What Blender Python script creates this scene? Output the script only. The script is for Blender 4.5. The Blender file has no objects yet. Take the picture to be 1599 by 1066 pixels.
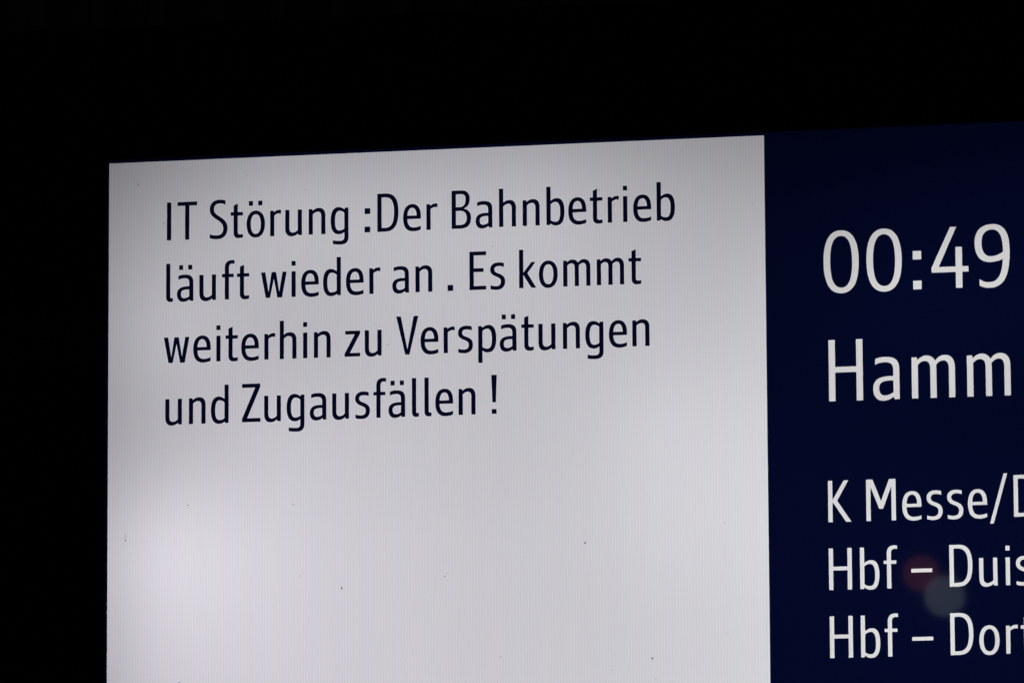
import bpy, math, random
from mathutils import Matrix, Vector
from mathutils.geometry import delaunay_2d_cdt

S = bpy.context.scene
C = S.collection
random.seed(4)

# ------------------------------------------------------------------ camera
# the display stands upright: its front face is the plane y = 0, x to the right, z up
TOP_Z = 2.900                      # height of the upper edge of the picture area
R = Matrix(((0.9788010956649118, 0.0053485617050396655, 0.20474327342516083),
            (-0.0355044293462026, 0.9889553107782662, 0.14389867539439222),
            (-0.20171229665531867, -0.14811747422619498, 0.9681804393845608)))
T = Vector((-0.2733217897993546, -0.12057472464708907, 4.020220762539085))
P = R.transposed() @ (-T)                       # camera centre in (right, down, into the wall)
def w3(v): return Vector((v[0], v[2], -v[1]))   # (right, down, in) -> world
cam = bpy.data.cameras.new('camera')
co = bpy.data.objects.new('camera', cam); C.objects.link(co)
rx, ry, rz = w3(R[0]), -w3(R[1]), -w3(R[2])
m = Matrix((rx, ry, rz)).transposed().to_4x4()
m.translation = w3(P) + Vector((0, 0, TOP_Z))
co.matrix_world = m
cam.sensor_width = 36.0
cam.lens = 208.22
cam.clip_start = 0.05
cam.clip_end = 200
S.camera = co

# ------------------------------------------------------------------ world and exposure (night)
wd = bpy.data.worlds.new('World'); S.world = wd; wd.use_nodes = True
bg = wd.node_tree.nodes['Background']
bg.inputs[0].default_value = (0.9, 0.88, 0.95, 1); bg.inputs[1].default_value = 0.006
S.view_settings.view_transform = 'Standard'; S.view_settings.look = 'None'
S.view_settings.exposure = 0; S.view_settings.gamma = 1

# ------------------------------------------------------------------ lamps
# LEDs of the display's backlight, standing in its tray 86 mm behind the picture layer
LED_DEPTH = 0.086
#LEDS#
LEDS = [(0.04, 0.04, 0.02814, (0.972, 0.962, 1.0)),
        (0.125, 0.04, 0.07025, (0.974, 0.964, 1.0)),
        (0.21, 0.04, 0.05134, (0.976, 0.966, 1.0)),
        (0.295, 0.04, 0.06148, (0.978, 0.968, 1.0)),
        (0.38, 0.04, 0.03147, (0.98, 0.97, 1.0)),
        (0.465, 0.04, 0.01824, (0.98, 0.971, 1.0)),
        (0.55, 0.04, 0.01994, (0.98, 0.971, 1.0)),
        (0.64, 0.04, 0.03563, (0.98, 0.971, 1.0)),
        (0.74, 0.04, 0.07339, (0.98, 0.971, 1.0)),
        (0.85, 0.04, 0.1221, (0.98, 0.971, 1.0)),
        (0.04, 0.115, 0.07574, (0.972, 0.962, 1.0)),
        (0.125, 0.115, 0.003452, (0.974, 0.964, 1.0)),
        (0.21, 0.115, 0.03101, (0.976, 0.966, 1.0)),
        (0.295, 0.115, 0.02636, (0.978, 0.968, 1.0)),
        (0.38, 0.115, 0.02039, (0.98, 0.97, 1.0)),
        (0.465, 0.115, 0.02843, (0.98, 0.971, 1.0)),
        (0.55, 0.115, 0.1097, (0.98, 0.971, 1.0)),
        (0.64, 0.115, 0.08459, (0.98, 0.971, 1.0)),
        (0.74, 0.115, 0.01491, (0.98, 0.971, 1.0)),
        (0.85, 0.115, 0.06318, (0.98, 0.971, 1.0)),
        (0.04, 0.19, 0.0003727, (0.974, 0.953, 1.0)),
        (0.125, 0.19, 0.04485, (0.976, 0.953, 1.0)),
        (0.21, 0.19, 0.03261, (0.977, 0.96, 1.0)),
        (0.295, 0.19, 0.02241, (0.978, 0.968, 1.0)),
        (0.38, 0.19, 0.05443, (0.98, 0.97, 1.0)),
        (0.465, 0.19, 0.04355, (0.98, 0.971, 1.0)),
        (0.64, 0.19, 0.01471, (0.98, 0.971, 1.0)),
        (0.74, 0.19, 0.01151, (0.98, 0.971, 1.0)),
        (0.85, 0.19, 0.0651, (0.98, 0.971, 1.0)),
        (0.04, 0.265, 0.1267, (0.977, 0.938, 1.0)),
        (0.125, 0.265, 0.04349, (0.979, 0.938, 1.0)),
        (0.21, 0.265, 0.0402, (0.98, 0.946, 1.0)),
        (0.295, 0.265, 0.03156, (0.98, 0.959, 1.0)),
        (0.38, 0.265, 0.04422, (0.98, 0.97, 1.0)),
        (0.465, 0.265, 0.04915, (0.98, 0.971, 1.0)),
        (0.55, 0.265, 0.07177, (0.98, 0.971, 1.0)),
        (0.64, 0.265, 0.0816, (0.98, 0.971, 1.0)),
        (0.74, 0.265, 0.01861, (0.98, 0.971, 1.0)),
        (0.85, 0.265, 0.07151, (0.98, 0.971, 1.0)),
        (0.04, 0.34, 0.05697, (0.98, 0.926, 1.0)),
        (0.125, 0.34, 0.03975, (0.983, 0.923, 1.0)),
        (0.21, 0.34, 0.0368, (0.982, 0.938, 1.0)),
        (0.295, 0.34, 0.02972, (0.981, 0.954, 1.0)),
        (0.38, 0.34, 0.02742, (0.98, 0.97, 1.0)),
        (0.465, 0.34, 0.03045, (0.98, 0.971, 1.0)),
        (0.55, 0.34, 0.06992, (0.98, 0.971, 1.0)),
        (0.64, 0.34, 0.04172, (0.98, 0.971, 1.0)),
        (0.74, 0.34, 0.007057, (0.98, 0.971, 1.0)),
        (0.85, 0.34, 0.06575, (0.98, 0.971, 1.0)),
        (0.04, 0.415, 0.03354, (0.979, 0.93, 1.0)),
        (0.125, 0.415, 0.0322, (0.981, 0.929, 1.0)),
        (0.21, 0.415, 0.0337, (0.981, 0.941, 1.0)),
        (0.295, 0.415, 0.03421, (0.981, 0.956, 1.0)),
        (0.38, 0.415, 0.0392, (0.98, 0.97, 1.0)),
        (0.465, 0.415, 0.05009, (0.98, 0.971, 1.0)),
        (0.55, 0.415, 0.04795, (0.98, 0.971, 1.0)),
        (0.64, 0.415, 0.03543, (0.98, 0.971, 1.0)),
        (0.74, 0.415, 0.02131, (0.98, 0.971, 1.0)),
        (0.85, 0.415, 0.06208, (0.98, 0.971, 1.0)),
        (0.04, 0.46, 0.08912, (0.977, 0.939, 1.0)),
        (0.125, 0.46, 0.04758, (0.979, 0.939, 1.0)),
        (0.21, 0.46, 0.04705, (0.98, 0.947, 1.0)),
        (0.295, 0.46, 0.04694, (0.98, 0.96, 1.0)),
        (0.38, 0.46, 0.04232, (0.98, 0.97, 1.0)),
        (0.465, 0.46, 0.03859, (0.98, 0.971, 1.0)),
        (0.55, 0.46, 0.03826, (0.98, 0.971, 1.0)),
        (0.64, 0.46, 0.0492, (0.98, 0.971, 1.0)),
        (0.74, 0.46, 0.06157, (0.98, 0.971, 1.0)),
        (0.85, 0.46, 0.07565, (0.98, 0.971, 1.0))]
#/LEDS#
def point(name, loc, col, e, r=0.004):
    l = bpy.data.lights.new(name, 'POINT'); l.energy = e; l.color = col; l.shadow_soft_size = r
    o = bpy.data.objects.new(name, l); o.location = loc; C.objects.link(o); return o
for (x, d, e, c) in LEDS:
    point('backlight_led', (x, LED_DEPTH, TOP_Z - d), c, e)

# two lamps over the far side of the platform, which the screen's surface mirrors
def platform_lamp(sx, sd, dist, radius, col, strength):
    """disc lamp whose mirror image in the screen stands behind the point (sx, sd) of the picture"""
    q = Vector((sx, 0, TOP_Z - sd)); cpos = co.matrix_world.translation
    v = (q - cpos).normalized(); v.y = -v.y
    pos = q + v * dist
    l = bpy.data.lights.new('platform_lamp', 'AREA'); l.shape = 'DISK'; l.size = 2 * radius
    l.energy = strength * math.pi * math.pi * radius ** 2; l.color = col
    o = bpy.data.objects.new('platform_lamp', l); o.location = pos
    o.rotation_euler = (-v).to_track_quat('-Z', 'Y').to_euler(); C.objects.link(o)
platform_lamp(0.5656, 0.3098, 12.0, 0.0535, (0.80, 0.92, 1.0), 0.70)
platform_lamp(0.5505, 0.2945, 13.0, 0.0500, (1.0, 0.24, 0.12), 0.54)

# ------------------------------------------------------------------ materials
def new_mat(name):
    mt = bpy.data.materials.new(name); mt.use_nodes = True
    nt = mt.node_tree; nt.nodes.clear(); return mt, nt
def lcd(name, col, grid=0.0):
    """picture layer of the display: lets the backlight through in its own colour, under a glossy front"""
    mt, nt = new_mat(name); N = nt.nodes.new; L = nt.links.new
    out = N('ShaderNodeOutputMaterial'); mix = N('ShaderNodeMixShader'); tr = N('ShaderNodeBsdfTranslucent')
    gl = N('ShaderNodeBsdfAnisotropic'); gl.inputs['Roughness'].default_value = 0.019
    gl.inputs['Color'].default_value = (1, 1, 1, 1)
    mix.inputs[0].default_value = 0.04
    L(tr.outputs[0], mix.inputs[1]); L(gl.outputs[0], mix.inputs[2]); L(mix.outputs[0], out.inputs[0])
    if grid > 0:
        # the columns and rows of the picture cells, red, green and blue side by side
        tc = N('ShaderNodeTexCoord'); sep = N('ShaderNodeSeparateXYZ'); L(tc.outputs['Object'], sep.inputs[0])
        def wave(src, period, phase, amp):
            a = N('ShaderNodeMath'); a.operation = 'MULTIPLY_ADD'
            a.inputs[1].default_value = 2 * math.pi / period; a.inputs[2].default_value = phase
            L(src, a.inputs[0])
            s = N('ShaderNodeMath'); s.operation = 'SINE'; L(a.outputs[0], s.inputs[0])
            b = N('ShaderNodeMath'); b.operation = 'MULTIPLY_ADD'
            b.inputs[1].default_value = amp; b.inputs[2].default_value = 1.0; L(s.outputs[0], b.inputs[0])
            return b.outputs[0]
        row = wave(sep.outputs['Z'], 0.0031, 0.0, grid * 0.06)
        comb = N('ShaderNodeCombineColor')
        for i in range(3):
            c1 = wave(sep.outputs['X'], 0.00203, i * 0.45, grid)
            c2 = wave(sep.outputs['X'], 0.0188, i * 2.1, grid * 0.16)
            mu = N('ShaderNodeMath'); mu.operation = 'MULTIPLY'; L(c1, mu.inputs[0]); L(c2, mu.inputs[1])
            m2 = N('ShaderNodeMath'); m2.operation = 'MULTIPLY'; L(mu.outputs[0], m2.inputs[0]); L(row, m2.inputs[1])
            # faint uneven spots of the film behind the cells
            m3 = N('ShaderNodeMath'); m3.operation = 'MULTIPLY'; m3.inputs[1].default_value = col[i]
            L(m2.outputs[0], m3.inputs[0]); L(m3.outputs[0], comb.inputs[i])
        L(comb.outputs[0], tr.inputs[0])
    else:
        tr.inputs[0].default_value = (*col, 1)
    return mt
def coat(name, col, rough, spec=0.5, bump=0.0, scale=400):
    mt, nt = new_mat(name); N = nt.nodes.new; L = nt.links.new
    out = N('ShaderNodeOutputMaterial'); b = N('ShaderNodeBsdfPrincipled')
    b.inputs['Base Color'].default_value = (*col, 1)
    b.inputs['Specular IOR Level'].default_value = spec
    no = N('ShaderNodeTexNoise'); no.inputs['Scale'].default_value = scale
    tc = N('ShaderNodeTexCoord'); L(tc.outputs['Object'], no.inputs['Vector'])
    mr = N('ShaderNodeMapRange'); mr.inputs[3].default_value = rough * 0.8; mr.inputs[4].default_value = rough * 1.2
    L(no.outputs[0], mr.inputs[0]); L(mr.outputs[0], b.inputs['Roughness'])
    if bump:
        bp = N('ShaderNodeBump'); bp.inputs['Strength'].default_value = bump; bp.inputs['Distance'].default_value = 0.0005
        L(no.outputs[0], bp.inputs['Height']); L(bp.outputs[0], b.inputs['Normal'])
    L(b.outputs[0], out.inputs[0]); return mt
NAVY = (0.0010, 0.0030, 0.0225)
M_white = lcd('notice_white', (0.86, 0.86, 0.88), 0.033)
M_navy = lcd('screen_navy', NAVY)
M_ink = lcd('notice_ink', (0.0016, 0.0030, 0.0200))
M_text = lcd('train_text_white', (0.83, 0.83, 0.81), 0.02)
M_bezel = coat('black_enamel', (0.0025, 0.0025, 0.003), 0.35, 0.12)
M_case = coat('dark_case_paint', (0.02, 0.022, 0.025), 0.5, 0.3, 0.2)
M_tray = coat('dark_tray', (0.01, 0.01, 0.01), 0.9, 0.0)
M_rib = coat('dull_sheet_metal', (0.10, 0.10, 0.095), 0.6, 0.3, 0.2, 60)
M_dust = coat('dried_dirt', (0.03, 0.018, 0.012), 0.9, 0.1)

# ------------------------------------------------------------------ lettering: a condensed sans, capital height 100
def seg(path, n):
    pts = [path[0]]; cur = path[0]
    for s in path[1:]:
        if len(s) == 2:
            for k in range(1, n + 1):
                t = k / n; pts.append((cur[0] + (s[0] - cur[0]) * t, cur[1] + (s[1] - cur[1]) * t))
            cur = s
        else:
            a, b, c, d = cur, s[0:2], s[2:4], s[4:6]
            for k in range(1, n + 1):
                t = k / n; u = 1 - t
                pts.append(tuple(u**3*a[i] + 3*u*u*t*b[i] + 3*u*t*t*c[i] + t**3*d[i] for i in (0, 1)))
            cur = d
    return pts
def band(A, B):
    kinds = [len(a) == 2 and len(b) == 2 for a, b in zip(A[1:], B[1:])]
    pa, pb = [A[0]], [B[0]]; ca, cb = A[0], B[0]
    for a, b, lin in zip(A[1:], B[1:], kinds):
        n = 1 if lin else 9
        qa, qb = seg([ca, a], n), seg([cb, b], n)
        pa += qa[1:]; pb += qb[1:]; ca, cb = qa[-1], qb[-1]
    return [[pa[i], pa[i+1], pb[i+1], pb[i]] for i in range(len(pa) - 1)]
def rect(x0, x1, y0, y1): return [[(x0, y0), (x1, y0), (x1, y1), (x0, y1)]]
def ell(x0, x1, y0, y1, kx=.57, ky=.66):
    cx, cy, a, b = (x0+x1)/2, (y0+y1)/2, (x1-x0)/2, (y1-y0)/2
    return [(cx, y1), (cx+kx*a, y1, x1, cy+ky*b, x1, cy), (x1, cy-ky*b, cx+kx*a, y0, cx, y0),
            (cx-kx*a, y0, x0, cy-ky*b, x0, cy), (x0, cy+ky*b, cx-kx*a, y1, cx, y1)]
def ring(x0, x1, y0, y1, tx, ty, kx=.57, ky=.66): return band(ell(x0, x1, y0, y1, kx, ky), ell(x0+tx, x1-tx, y0+ty, y1-ty, kx-.02, ky+.04))
def mx(q, w): return [[(w - x, y) for x, y in p] for p in q]
def my(q, h): return [[(x, h - y) for x, y in p] for p in q]
ST = 10.5
nstem = [[(0, 0), (ST, 0), (ST, 61), (8.7, 67), (0, 67)]]
narch = band([(8.8, 61), (14, 66.5, 20, 69.4, 27, 69.4), (38, 69.4, 43.8, 62, 43.8, 48), (43.8, 0)],
             [(ST-.3, 53), (14, 57.5, 19, 60, 24, 60), (30.5, 60, 33.3, 55.5, 33.3, 47), (33.3, 0)])
bowl = band([(8.8, 61.3), (15, 66.5, 20, 69.4, 27, 69.4), (40, 69.4, 46.6, 57, 46.6, 34),
             (46.6, 10, 39.5, -2, 25, -2), (19, -2, 13, .5, 8.8, 5.3)],
            [(9.5, 53), (14, 58, 19, 60, 24, 60), (32, 60, 35.9, 50, 35.9, 34),
             (35.9, 15, 32, 7.5, 24, 7.5), (18.5, 7.5, 14, 9, 9.5, 13)])
bstem = [[(0, 0), (8.7, 0), (ST, 4.5), (ST, 100), (0, 100)]]
pstem = [[(0, -28.5), (ST, -28.5), (ST, 62), (8.7, 67), (0, 67)]]
G = {}
G['I'] = rect(0, 10.8, 0, 100)
G['T'] = rect(0, 52, 90.4, 100) + rect(20.4, 31.2, 0, 92)
G['S'] = band([(41.8, 98.8), (37, 101, 32, 102, 26, 102), (9, 102, .3, 91.5, .3, 77), (.3, 64, 8, 57.5, 18.5, 50.5),
               (29, 43.5, 36.5, 37.5, 36.5, 25.5), (36.5, 13, 30, 7.5, 19, 7.5), (12, 7.5, 6, 8.5, .3, 11.5)],
              [(41.8, 88.8), (37, 91.5, 32, 92.6, 26.5, 92.6), (16, 92.6, 11, 87, 11, 77), (11, 68.5, 16, 64, 25, 58),
               (38, 49.5, 47.3, 42, 47.3, 25.5), (47.3, 8, 37, -2, 19.5, -2), (12, -2, 6, -1.2, .3, 1.4)])
G['t'] = band([(7.7, 85), (7.7, 14), (7.7, 4, 12, -1.5, 21, -1.5), (25, -1.5, 29, -1, 32, 0)],
              [(18.2, 89.5), (18.2, 15), (18.2, 9.5, 20, 7.8, 24.5, 7.8), (27, 7.8, 30, 8, 32, 8.8)]) + rect(0, 32, 58.5, 67)
G['f'] = band([(7.7, 0), (7.7, 83), (7.7, 97, 14, 103.2, 26, 103.2), (29, 103.2, 31, 102.8, 33, 102.3)],
              [(18.2, 0), (18.2, 84), (18.2, 91, 21, 94.2, 27, 94.2), (29, 94.2, 31, 94, 33, 93.6)]) + rect(0, 31, 58.6, 67)
G['l'] = band([(0, 100), (0, 12), (0, 3, 4, -1, 11, -1), (14, -1, 16, -.6, 17.7, 0)],
              [(10.6, 100), (10.6, 13), (10.6, 9.5, 12, 8.2, 14.5, 8.2), (15.5, 8.2, 16.5, 8.3, 17.7, 8.6)])
G['r'] = nstem + band([(8.8, 61), (13, 66.5, 19, 68.8, 24, 68.8), (26, 68.8, 27.2, 68.5, 28.6, 68)],
                      [(10, 53.5), (14, 58, 19, 59.7, 24, 59.7), (26, 59.7, 27.2, 59.5, 28.6, 59)])
G['n'] = nstem + narch
G['h'] = rect(0, ST, 0, 100) + narch
G['u'] = mx(my(G['n'], 67), 43.6)
G['m'] = nstem + band([(8.8, 61), (13, 66.5, 18, 69.4, 24, 69.4), (34, 69.4, 40.4, 62, 40.4, 50), (40.4, 0)],
                      [(10.2, 53.5), (13, 57.5, 17, 60, 21.5, 60), (27.5, 60, 30, 55.5, 30, 47), (30, 0)]) \
    + band([(38, 60.5), (43, 66.5, 47, 69.4, 54, 69.4), (64.5, 69.4, 70.4, 62, 70.4, 48), (70.4, 0)],
           [(38.5, 51.5), (43, 57.5, 47, 60, 51.5, 60), (57.5, 60, 60, 55.5, 60, 47), (60, 0)])
G['b'] = bstem + bowl
G['d'] = mx(G['b'], 46.3)
G['p'] = pstem + bowl
G['g'] = mx([[(0, 60), (ST, 60), (ST, 62), (8.7, 67), (0, 67)]] + bowl +
            band([(0, 61), (0, -10), (0, -23, 7, -29.3, 20, -29.3), (28, -29.3, 36, -28.6, 41, -27.4)],
                 [(ST, 61), (ST, -9), (ST, -16.5, 14, -20, 22, -20), (29, -20, 36, -19.3, 41, -17.9)]), 46)
G['o'] = ring(0, 48.5, -2, 69.2, 10.6, 9.3)
G['a'] = band([(3.8, 66.5), (10, 69, 15, 69.5, 21, 69.5), (37, 69.5, 43.3, 63, 43.3, 48), (43.3, 5), (43.3, 0)],
              [(3.8, 56.8), (9, 59.5, 14, 60.3, 20, 60.3), (29.5, 60.3, 32.9, 56.5, 32.9, 47), (32.9, 5), (34.8, 0)]) \
    + band([(34, 38.2), (27, 38.2), (9, 38.2, 0, 32, 0, 18), (0, 5.5, 6.5, -2, 17, -2), (24, -2, 30, 1, 34.5, 5.5)],
           [(34, 30.5), (27, 30.5), (15.5, 30.5, 10.2, 27, 10.2, 18.5), (10.2, 11, 13.5, 7.2, 19.5, 7.2), (25, 7.2, 30, 9.5, 34, 12.8)])
G['ä'] = G['a'] + rect(5.6, 15.8, 83, 94.8) + rect(30, 40.2, 83, 94.8)
G['ö'] = G['o'] + rect(6, 16.4, 83, 94.8) + rect(31, 41.4, 83, 94.8)
G['e'] = band([(46.3, 31), (46.3, 36), (46.3, 58, 38.5, 69.3, 24, 69.3), (8, 69.3, 0, 56, 0, 33.5), (0, 10, 9, -2, 27, -2), (34, -2, 40.5, -.5, 46, 1.9)],
              [(35.8, 31), (35.8, 38), (35.5, 52, 31.5, 60.2, 23.7, 60.2), (15, 60.2, 10.6, 51, 10.6, 33.5), (10.6, 15.5, 16, 7.4, 28, 7.4), (34, 7.4, 40, 8.6, 46, 11)]) \
    + rect(9.5, 46.3, 30.6, 38.8)
G['s'] = band([(36, 67), (32, 68.6, 27, 69.4, 22, 69.4), (8, 69.4, .5, 62.5, .5, 51.5), (.5, 41, 7, 36.5, 15.5, 33),
               (23, 30, 28.5, 27.5, 28.5, 19.5), (28.5, 11.5, 24.5, 7.2, 16, 7.2), (11, 7.2, 6, 8, 1.2, 10)],
              [(36, 57.5), (32, 59.4, 27, 60.2, 22.5, 60.2), (14.5, 60.2, 10.8, 57, 10.8, 51.5), (10.8, 46, 14, 43.5, 21, 40.8),
               (31, 37, 39, 32.5, 39, 19.5), (39, 6, 31, -2, 17, -2), (11, -2, 6, -1.2, 1.2, .6)])
G['i'] = rect(0, ST, 0, 67) + rect(0, 10.2, 82.5, 94.3)
G['k'] = rect(0, ST, 0, 100) + [[(10, 39.4), (21, 38.3), (42.2, 67), (31.8, 67)], [(10, 39.6), (10, 35.5), (31.6, 0), (43.7, 0), (21, 38.4)]]
G['w'] = [[(0, 67), (10.6, 67), (19.5, 15), (23.2, 0), (12.3, 0)], [(28, 67), (39, 67), (33.8, 50), (23.2, 0), (19.5, 15)],
          [(28, 67), (39, 67), (48, 15), (43.2, 0), (33.6, 50)], [(57, 67), (67.4, 67), (55.2, 0), (43.2, 0), (48, 15)]]
G['z'] = [[(2, 67), (40.5, 67), (40.5, 59.5), (27, 58.2), (2, 58.2)], [(0, 0), (40.7, 0), (40.7, 8.8), (13.5, 8.8), (0, 7.5)],
          [(40.5, 59.5), (27, 58.2), (0, 7.5), (13.5, 8.8)]]
G['Z'] = [[(0, 100), (47.7, 100), (47.7, 91), (35, 90.4), (0, 90.4)], [(0, 0), (48.5, 0), (48.5, 9.6), (13, 9.6), (0, 8.5)],
          [(47.7, 91), (35, 90.4), (0, 8.5), (13, 9.6)]]
G['V'] = [[(0, 100), (11.6, 100), (28.75, 13), (28.75, 0), (23.4, 0)], [(57.5, 100), (45.9, 100), (28.75, 13), (28.75, 0), (34.1, 0)]]
G['E'] = rect(0, 10.6, 0, 100) + rect(9, 43.2, 90.5, 100) + rect(9, 36.2, 46.8, 56.2) + rect(9, 43.2, 0, 9.5)
G['D'] = rect(0, 10.7, 0, 100) + band([(8, 100), (24, 100), (46, 100, 55.2, 82, 55.2, 51), (55.2, 18, 45, 0, 22, 0), (8, 0)],
                                      [(8, 90.6), (21, 90.6), (38, 90.6, 44.2, 76, 44.2, 51), (44.2, 23, 38, 9.4, 20, 9.4), (8, 9.4)])
G['B'] = rect(0, 10.7, 0, 100) + band([(8, 100), (25, 100), (39.5, 100, 47.2, 91.5, 47.2, 77), (47.2, 63, 40, 54, 27, 51), (8, 48)],
                                      [(8, 90.7), (24, 90.7), (33, 90.7, 36.7, 86.5, 36.7, 77.5), (36.7, 62, 31, 56, 20, 56), (8, 56)]) \
    + band([(8, 55.5), (26, 52.5), (42, 51, 50.3, 43, 50.3, 27.5), (50.3, 8, 41, 0, 24, 0), (8, 0)],
           [(8, 46.8), (22, 46.8), (33.5, 46.8, 39.6, 39.5, 39.6, 27.5), (39.6, 14.5, 33.5, 9.3, 23, 9.3), (8, 9.3)])
G['H'] = rect(0, 10.9, 0, 100) + rect(44.8, 55.7, 0, 100) + rect(9, 46, 46.3, 56)
G['K'] = rect(0, 10.9, 0, 100) + [[(10.5, 52.8), (22.3, 51.5), (49.6, 100), (38.2, 100)], [(10.5, 52.9), (10.5, 49), (42.8, 0), (56, 0), (22.3, 51.6)]]
G['M'] = rect(0, 10.8, 0, 100) + rect(60.5, 71.3, 0, 100) + [[(4, 100), (15.8, 100), (35.65, 48), (35.65, 28.6), (30.8, 28.6)],
                                                             [(67.3, 100), (55.5, 100), (35.65, 48), (35.65, 28.6), (40.5, 28.6)]]
G['0'] = ring(0, 58, -1.8, 101.6, 11.4, 9.8, .60, .72)
G['4'] = [[(31.5, 100), (42, 100), (12.4, 34.5), (.5, 34.5)]] + rect(.5, 60.7, 26, 35.5) + rect(39.5, 50.6, 0, 67)
G['9'] = band([(49, 46.5), (42, 41.5, 33, 39.8, 25, 39.8), (9, 39.8, 0, 51, 0, 71.5), (0, 92, 11, 102, 30, 102), (49, 102, 57, 86, 57, 58),
               (57, 17, 47, -2, 24, -2), (17, -2, 12, -.5, 7.2, 2.5)],
              [(46.5, 57), (40, 52, 33, 49.8, 27, 49.8), (17, 49.8, 11.7, 57.5, 11.7, 71.5), (11.7, 86, 18, 92.6, 29, 92.6), (40.5, 92.6, 45.6, 80, 45.6, 58),
               (45.6, 22, 39, 7.8, 23, 7.8), (17.5, 7.8, 12, 9.8, 7.2, 13.4)])
G['/'] = [[(0, -14.5), (9.3, -14.5), (43.5, 105), (34.3, 105)]]
G['–'] = rect(0, 50.5, 36.3, 45.6)
G[':'] = rect(0, 14.2, 0, 14.6) + rect(0, 14.2, 48.6, 63.2)
G['.'] = rect(0, 14, 0, 15)
G['!'] = [[(.3, 101), (14, 101), (11.5, 30), (2.8, 30)]] + rect(1, 13, 0, 11.8)

def clean(polys):
    out = []
    for p in polys:
        q = []
        for v in p:
            if not q or (abs(v[0]-q[-1][0]) + abs(v[1]-q[-1][1])) > 1e-4: q.append(v)
        if len(q) > 1 and abs(q[0][0]-q[-1][0]) + abs(q[0][1]-q[-1][1]) <= 1e-4: q.pop()
        if len(q) > 2: out.append(q)
    return out
def inpoly(p, q):
    r = False; j = len(q) - 1
    for i in range(len(q)):
        if (q[i][1] > p[1]) != (q[j][1] > p[1]) and p[0] < (q[j][0]-q[i][0])*(p[1]-q[i][1])/(q[j][1]-q[i][1]) + q[i][0]: r = not r
        j = i
    return r
def union(polys, grow=0.0):
    """triangles of the union of overlapping flat polygons"""
    V, E = [], []; polys = clean(polys)
    for p in polys:
        n = len(V); V += [Vector(v) for v in p]; E += [(n+i, n+(i+1) % len(p)) for i in range(len(p))]
    v, e, f, ov, oe, of = delaunay_2d_cdt(V, E, [], 0, 1e-4)
    keep = []
    for t in f:
        c = [sum(v[i][k] for i in t)/len(t) for k in (0, 1)]
        if any(inpoly(c, p) for p in polys): keep.append(tuple(t))
    v = [tuple(a) for a in v]
    if grow:                                   # widen every stroke evenly
        cnt = {}
        for t in keep:
            a2 = sum(v[t[i-1]][0]*v[t[i]][1] - v[t[i]][0]*v[t[i-1]][1] for i in range(len(t)))
            t = t if a2 > 0 else t[::-1]
            for i in range(len(t)):
                a, b = t[i], t[(i+1) % len(t)]; cnt.setdefault((min(a, b), max(a, b)), []).append((a, b))
        nrm = {}
        for x in cnt.values():
            if len(x) == 1:
                a, b = x[0]; dx, dy = v[b][0]-v[a][0], v[b][1]-v[a][1]; L = math.hypot(dx, dy)
                if L < 1e-6: continue
                for k in (a, b): nrm.setdefault(k, []).append((dy/L, -dx/L))
        for k, ns in nrm.items():
            sx, sy = sum(n[0] for n in ns)/len(ns), sum(n[1] for n in ns)/len(ns); q = max(sx*sx + sy*sy, .35)
            v[k] = (v[k][0] + grow*sx/q, v[k][1] + grow*sy/q)
    return v, keep
def outline(polys, grow=0.0):
    """boundary edges of the union, used to cut the same shape out of the screen"""
    v, f = union(polys, grow); cnt = {}
    for t in f:
        for i in range(len(t)):
            a, b = t[i], t[(i+1) % len(t)]; cnt.setdefault((min(a, b), max(a, b)), []).append((a, b))
    return v, [x[0] for x in cnt.values() if len(x) == 1]

# text lines: baseline below the picture's top (mm), capital height (mm), width factor, characters, left edges (mm)
LINES_NOTICE = [
 (54.34, 25.75, 1.012, "ITStörung:DerBahnbetrieb", [40.68, 48.02, 70.46, 85.19, 96.2, 112.57, 123.1, 139.3, 154.68, 177.94, 186.73, 204.45, 220.47, 237.78, 254.19, 270.22, 286.35, 302.55, 317.41, 332.12, 344.2, 354.61, 361.42, 377.36]),
 (96.22, 25.75, 1.012, "läuftwiederan.Eskommt", [40.24, 47.8, 63.47, 79.12, 89.58, 106.34, 127.42, 134.07, 149.29, 164.98, 181.09, 196.9, 212.82, 234.86, 249.84, 263.84, 283.71, 297.14, 313.64, 336.45, 357.99]),
 (138.1, 25.75, 1.012, "weiterhinzuVerspätungen", [38.82, 59.25, 75.33, 81.73, 92.58, 108.6, 119.28, 135.43, 142.86, 164.0, 177.97, 199.57, 216.16, 231.98, 241.66, 255.6, 270.22, 284.91, 296.62, 313.18, 328.5, 344.36, 360.15]),
 (179.98, 25.75, 1.012, "undZugausfällen!", [39.99, 56.39, 71.73, 93.21, 108.59, 124.21, 139.97, 155.5, 171.08, 183.79, 194.07, 210.16, 218.74, 226.1, 242.01, 264.3])]
LINES_TRAIN = [
 (107.2, 40.9, 1.0, "00:49", [488.68, 517.24, 548.06, 560.19, 589.06]),
 (179.44, 40.9, 1.0, "Hamm", [491.25, 520.54, 546.18, 582.69]),
 (259.27, 27.5, 1.0, "KMesse/D", [489.71, 514.94, 538.66, 554.61, 568.13, 581.85, 596.13, 611.94]),
 (303.86, 27.5, 1.0, "Hbf–Duis", [489.62, 510.24, 525.83, 543.96, 569.08, 588.56, 605.87, 612.44]),
 (348.5, 27.5, 1.0, "Hbf–Dort", [489.7, 510.15, 525.84, 543.9, 568.94, 587.8, 605.33, 614.98])]

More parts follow.
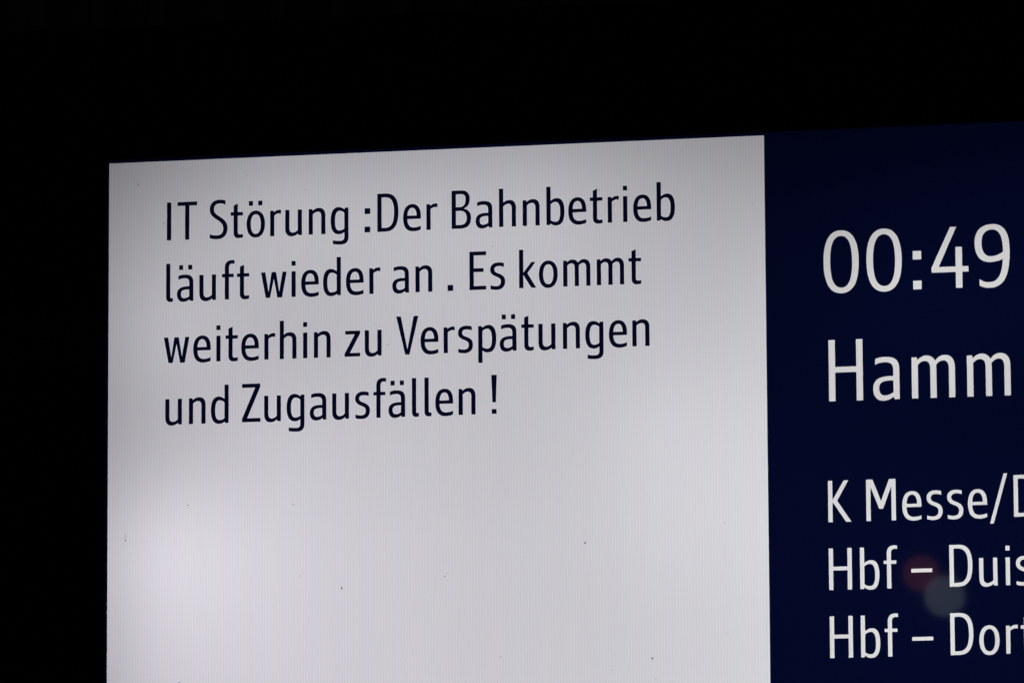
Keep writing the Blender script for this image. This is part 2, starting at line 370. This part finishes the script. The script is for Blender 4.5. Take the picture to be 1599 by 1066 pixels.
GROW = {'notice_ink': 0.35, 'train_text_white': -0.25}
mesh_cache = {}
def glyph_mesh(ch, cap, xf, mat):
    key = (ch, cap, mat.name)
    if key not in mesh_cache:
        k = cap / 100 / 1000
        v, f = union(G[ch], GROW[mat.name])
        me = bpy.data.meshes.new('letter')
        # faces look towards the viewer (-y)
        me.from_pydata([(x*k*xf, 0, y*k) for x, y in v], [], f); me.materials.append(mat)
        mesh_cache[key] = me
    return mesh_cache[key]
def char_name(ch):
    return 'digit' if ch.isdigit() else 'letter' if ch.isalpha() else {':': 'colon', '.': 'full_stop', '!': 'exclamation_mark', '–': 'dash', '/': 'slash'}[ch]

def pierced(name, x0, x1, y0, y1, lines, mat, parent):
    """flat field of the picture in mm (y counts down) with the characters cut out, so that each stands flush in it"""
    V = [Vector(p) for p in ((x0, y1), (x1, y1), (x1, y0), (x0, y0))]; V = [Vector((v.x, -v.y)) for v in V]
    E = []; holes = []; gm = M_ink if mat is M_white else M_text
    for base, cap, xf, txt, xs in lines:
        k = cap / 100
        for ch, x in zip(txt, xs):
            v, e = outline(G[ch], GROW[gm.name]); n = len(V)
            V += [Vector((x + a*k*xf, -base + b*k)) for a, b in v]; E += [(a+n, b+n) for a, b in e]
            holes.append((x, -base, k, xf, union(G[ch], GROW[gm.name])))
    v, e, f, *_ = delaunay_2d_cdt(V, E, [[0, 1, 2, 3]], 1, 1e-4)
    # drop the triangles whose centre lies inside a character
    def inside(p):
        for x, y, k, xf, (gv, gf) in holes:
            q = ((p[0]-x)/(k*xf), (p[1]-y)/k)
            if -3 < q[0] < 75 and -32 < q[1] < 108:
                for t in gf:
                    a, b, c = (gv[i] for i in t[:3])
                    d1 = (b[0]-a[0])*(q[1]-a[1])-(b[1]-a[1])*(q[0]-a[0])
                    d2 = (c[0]-b[0])*(q[1]-b[1])-(c[1]-b[1])*(q[0]-b[0])
                    d3 = (a[0]-c[0])*(q[1]-c[1])-(a[1]-c[1])*(q[0]-c[0])
                    if (d1 >= 0 and d2 >= 0 and d3 >= 0) or (d1 <= 0 and d2 <= 0 and d3 <= 0): return True
        return False
    keep = []
    for t in f:
        for i in range(1, len(t)-1):
            tri = (t[0], t[i], t[i+1]); p = (sum(v[j][0] for j in tri)/3, sum(v[j][1] for j in tri)/3)
            if not inside(p): keep.append(tri)
    me = bpy.data.meshes.new(name); me.from_pydata([(a[0]/1000, 0, a[1]/1000) for a in v], [], keep)
    me.materials.append(mat)
    o = bpy.data.objects.new(name, me); C.objects.link(o); o.parent = parent
    for base, cap, xf, txt, xs in lines:
        for ch, x in zip(txt, xs):
            g = bpy.data.objects.new(char_name(ch), glyph_mesh(ch, cap, xf, gm))
            g.location = (x/1000, 0, -base/1000); C.objects.link(g); g.parent = o
    return o

def prism(name, boxes, mat, parent, bevel=0.0):
    """boxes in metres (x0, x1, y0, y1, z0, z1), joined as one part"""
    V, F = [], []
    for x0, x1, y0, y1, z0, z1 in boxes:
        n = len(V); V += [(x, y, z) for x in (x0, x1) for y in (y0, y1) for z in (z0, z1)]
        F += [[n+i for i in q] for q in ((0, 1, 3, 2), (4, 6, 7, 5), (0, 4, 5, 1), (2, 3, 7, 6), (0, 2, 6, 4), (1, 5, 7, 3))]
    me = bpy.data.meshes.new(name); me.from_pydata(V, [], F); me.materials.append(mat)
    o = bpy.data.objects.new(name, me); C.objects.link(o); o.parent = parent
    if bevel:
        b = o.modifiers.new('bevel', 'BEVEL'); b.width = bevel; b.segments = 3
    return o
def frame(name, X0, X1, Z0, Z1, x0, x1, z0, z1, y0, y1, mat, parent):
    """rectangular ring with bevelled outer rim: outer X0..X1, Z0..Z1, opening x0..x1, z0..z1"""
    V, F = [], []; b = 0.004
    loops = [(x0, x1, z0, z1, y1), (x0, x1, z0, z1, y0), (X0+b, X1-b, Z0+b, Z1-b, y0), (X0+b*.3, X1-b*.3, Z0+b*.3, Z1-b*.3, y0+b*.3),
             (X0, X1, Z0, Z1, y0+b), (X0, X1, Z0, Z1, y1)]
    for a, c, d, e, y in loops: V += [(a, y, d), (c, y, d), (c, y, e), (a, y, e)]
    for k in range(len(loops)-1):
        for i in range(4):
            j = (i+1) % 4; F.append((4*k+i, 4*k+j, 4*k+4+j, 4*k+4+i))
    me = bpy.data.meshes.new(name); me.from_pydata(V, [], F); me.materials.append(mat)
    o = bpy.data.objects.new(name, me); C.objects.link(o); o.parent = parent; return o

# ------------------------------------------------------------------ the display
disp = bpy.data.objects.new('information_display', None); disp.empty_display_size = 0.1
disp.location = (0, 0, TOP_Z); C.objects.link(disp)
disp['label'] = 'black-framed platform display with a white disruption notice beside navy train times'
disp['category'] = 'display'
PX1, PB = 0.900, 0.480            # right and lower edge of the picture area, outside the photograph
MT, ML = 0.0020, 0.0013           # navy rim of the picture above and left of the white field
notice = pierced('notice_panel', 0, 450.0, 0, PB*1000, LINES_NOTICE, M_white, disp)
notice['label'] = 'white notice field with the four line message in dark letters'
train = pierced('departure_panel', 450.0, PX1*1000, -MT*1000, PB*1000, LINES_TRAIN, M_navy, disp)
train['label'] = 'navy field with the departure time and destinations in white'
me = bpy.data.meshes.new('screen_rim')
me.from_pydata([(-ML, 0, -PB), (0, 0, -PB), (0, 0, 0), (.45, 0, 0), (.45, 0, MT), (-ML, 0, MT), (0, 0, MT), (-ML, 0, 0)], [],
               [(0, 1, 2, 7), (7, 2, 6, 5), (2, 3, 4, 6)])
me.materials.append(M_navy); o = bpy.data.objects.new('screen_rim', me); C.objects.link(o); o.parent = disp
XL, XR, ZT, ZB = -0.100, PX1 + 0.10, 0.0946, -PB - 0.10
frame('bezel', XL, XR, ZB, ZT, -ML, PX1, -PB, MT, -0.0016, 0.012, M_bezel, disp)
prism('backlight_tray', [(-ML-.004, PX1+.004, 0.098, 0.102, -PB-.004, MT+.004), (-ML-.008, -ML-.001, 0.001, 0.0979, -PB-.004, MT+.004),
                         (PX1+.001, PX1+.008, 0.001, 0.0979, -PB-.004, MT+.004), (-ML-.001, PX1+.001, 0.001, 0.0979, MT+.001, MT+.006),
                         (-ML-.001, PX1+.001, 0.001, 0.0979, -PB-.006, -PB-.001)], M_tray, disp)
case = prism('case', [(XL+.003, XR-.003, 0.0121, 0.02, ZB+.003, MT*-1-PB-.02), (XL+.003, XR-.003, 0.0121, 0.02, MT+.02, ZT-.003),
                      (XL+.003, -ML-.02, 0.0121, 0.02, -PB-.022, MT+.02), (PX1+.02, XR-.003, 0.0121, 0.02, -PB-.022, MT+.02),
                      (XL+.003, XL+.009, .02, .16, ZB+.003, ZT-.003), (XR-.009, XR-.003, .02, .16, ZB+.003, ZT-.003),
                      (XL+.009, XR-.009, .02, .16, ZT-.009, ZT-.003), (XL+.009, XR-.009, .02, .16, ZB+.003, ZB+.009),
                      (XL+.003, XR-.003, .1601, .166, ZB+.003, ZT-.003)], M_case, disp)

# ------------------------------------------------------------------ specks of dirt on the screen: (mm right, mm down, length mm, width mm, angle)
def specks():
    V, F = [], []
    rnd = random.Random(9)
    for x, d, ln, wd_, an in SPECKS:
        n = len(V); k = 7; ca, sa = math.cos(math.radians(an)), math.sin(math.radians(an))
        for i in range(k):
            a = 2*math.pi*i/k; r = rnd.uniform(.75, 1.15)
            px, pz = math.cos(a)*ln/2*r, math.sin(a)*wd_/2*r
            V.append(((x + px*ca - pz*sa)/1000, -0.00003, (-d + px*sa + pz*ca)/1000))
        V.append((x/1000, -0.0002, -d/1000))
        F += [(n+i, n+(i+1) % k, n+k) for i in range(k)]
    return V, F
SPECKS = [(161.74, 293.53, 1.95, 0.85, -50),
          (327.07, 268.05, 2.33, 0.76, 35),
          (55.82, 234.85, 1.02, 0.85, 0),
          (128.46, 236.61, 0.85, 0.76, 0),
          (371.56, 345.58, 1.61, 1.1, 60),
          (12.44, 257.25, 1.02, 0.93, 90),
          (12.34, 254.21, 3.81, 0.21, 90),
          (232.08, 287.55, 1.91, 0.3, 5),
          (233.61, 285.67, 1.27, 0.21, 10),
          (269.72, 342.03, 0.72, 0.64, 0),
          (283.01, 301.31, 0.51, 0.42, 0),
          (132.99, 284.63, 0.93, 0.42, 0),
          (420.85, 257.4, 0.81, 0.42, 90),
          (422.32, 329.98, 0.68, 0.34, 45),
          (373.79, 359.14, 0.55, 0.51, 0),
          (344.5, 352.52, 1.02, 0.3, 110),
          (20.62, 15.37, 1.61, 0.55, 90),
          (38.4, 42.49, 1.27, 0.51, 80),
          (265.54, 67.26, 0.72, 0.64, 0),
          (338.28, 32.09, 0.85, 0.42, 90),
          (193.54, 131.25, 0.76, 0.51, 0),
          (50.19, 353.7, 1.91, 0.51, 5),
          (441.78, 45.1, 0.81, 0.47, 70),
          (96.07, 11.91, 0.85, 0.42, 30),
          (136.56, 23.68, 0.64, 0.42, 0),
          (204.68, 343.14, 0.59, 0.42, 0)]
if SPECKS:
    V, F = specks(); me = bpy.data.meshes.new('dirt_specks'); me.from_pydata(V, [], F); me.materials.append(M_dust)
    o = bpy.data.objects.new('dirt_specks', me); o.location = (0, 0, TOP_Z); C.objects.link(o)
    o['label'] = 'tiny dark specks of dirt scattered on the screen'; o['category'] = 'dirt'; o['kind'] = 'stuff'

# ------------------------------------------------------------------ ribbed sheet metal behind, seen above the display
def ribbed(x0, x1, z0, z1, y, pitch, depth):
    V, F = [], []; x = x0; prof = []
    while x < x1:
        prof += [(x, 0), (x+pitch*.55, 0), (x+pitch*.65, depth), (x+pitch*.9, depth)]; x += pitch
    for a, b in prof: V += [(a, y-b, z0), (a, y-b, z1)]
    F = [(2*i, 2*i+2, 2*i+3, 2*i+1) for i in range(len(prof)-1)]
    return V, F
V, F = ribbed(-1.6, 2.6, 0.0, 4.2, 0.42, 0.0465, 0.018)
me = bpy.data.meshes.new('ribbed_wall'); me.from_pydata(V, [], F); me.materials.append(M_rib)
o = bpy.data.objects.new('ribbed_wall', me); C.objects.link(o)
so = o.modifiers.new('sheet', 'SOLIDIFY'); so.thickness = 0.002
o['kind'] = 'structure'; o['label'] = 'nearly black ribbed sheet metal seen along the top above the display'
o['category'] = 'wall'
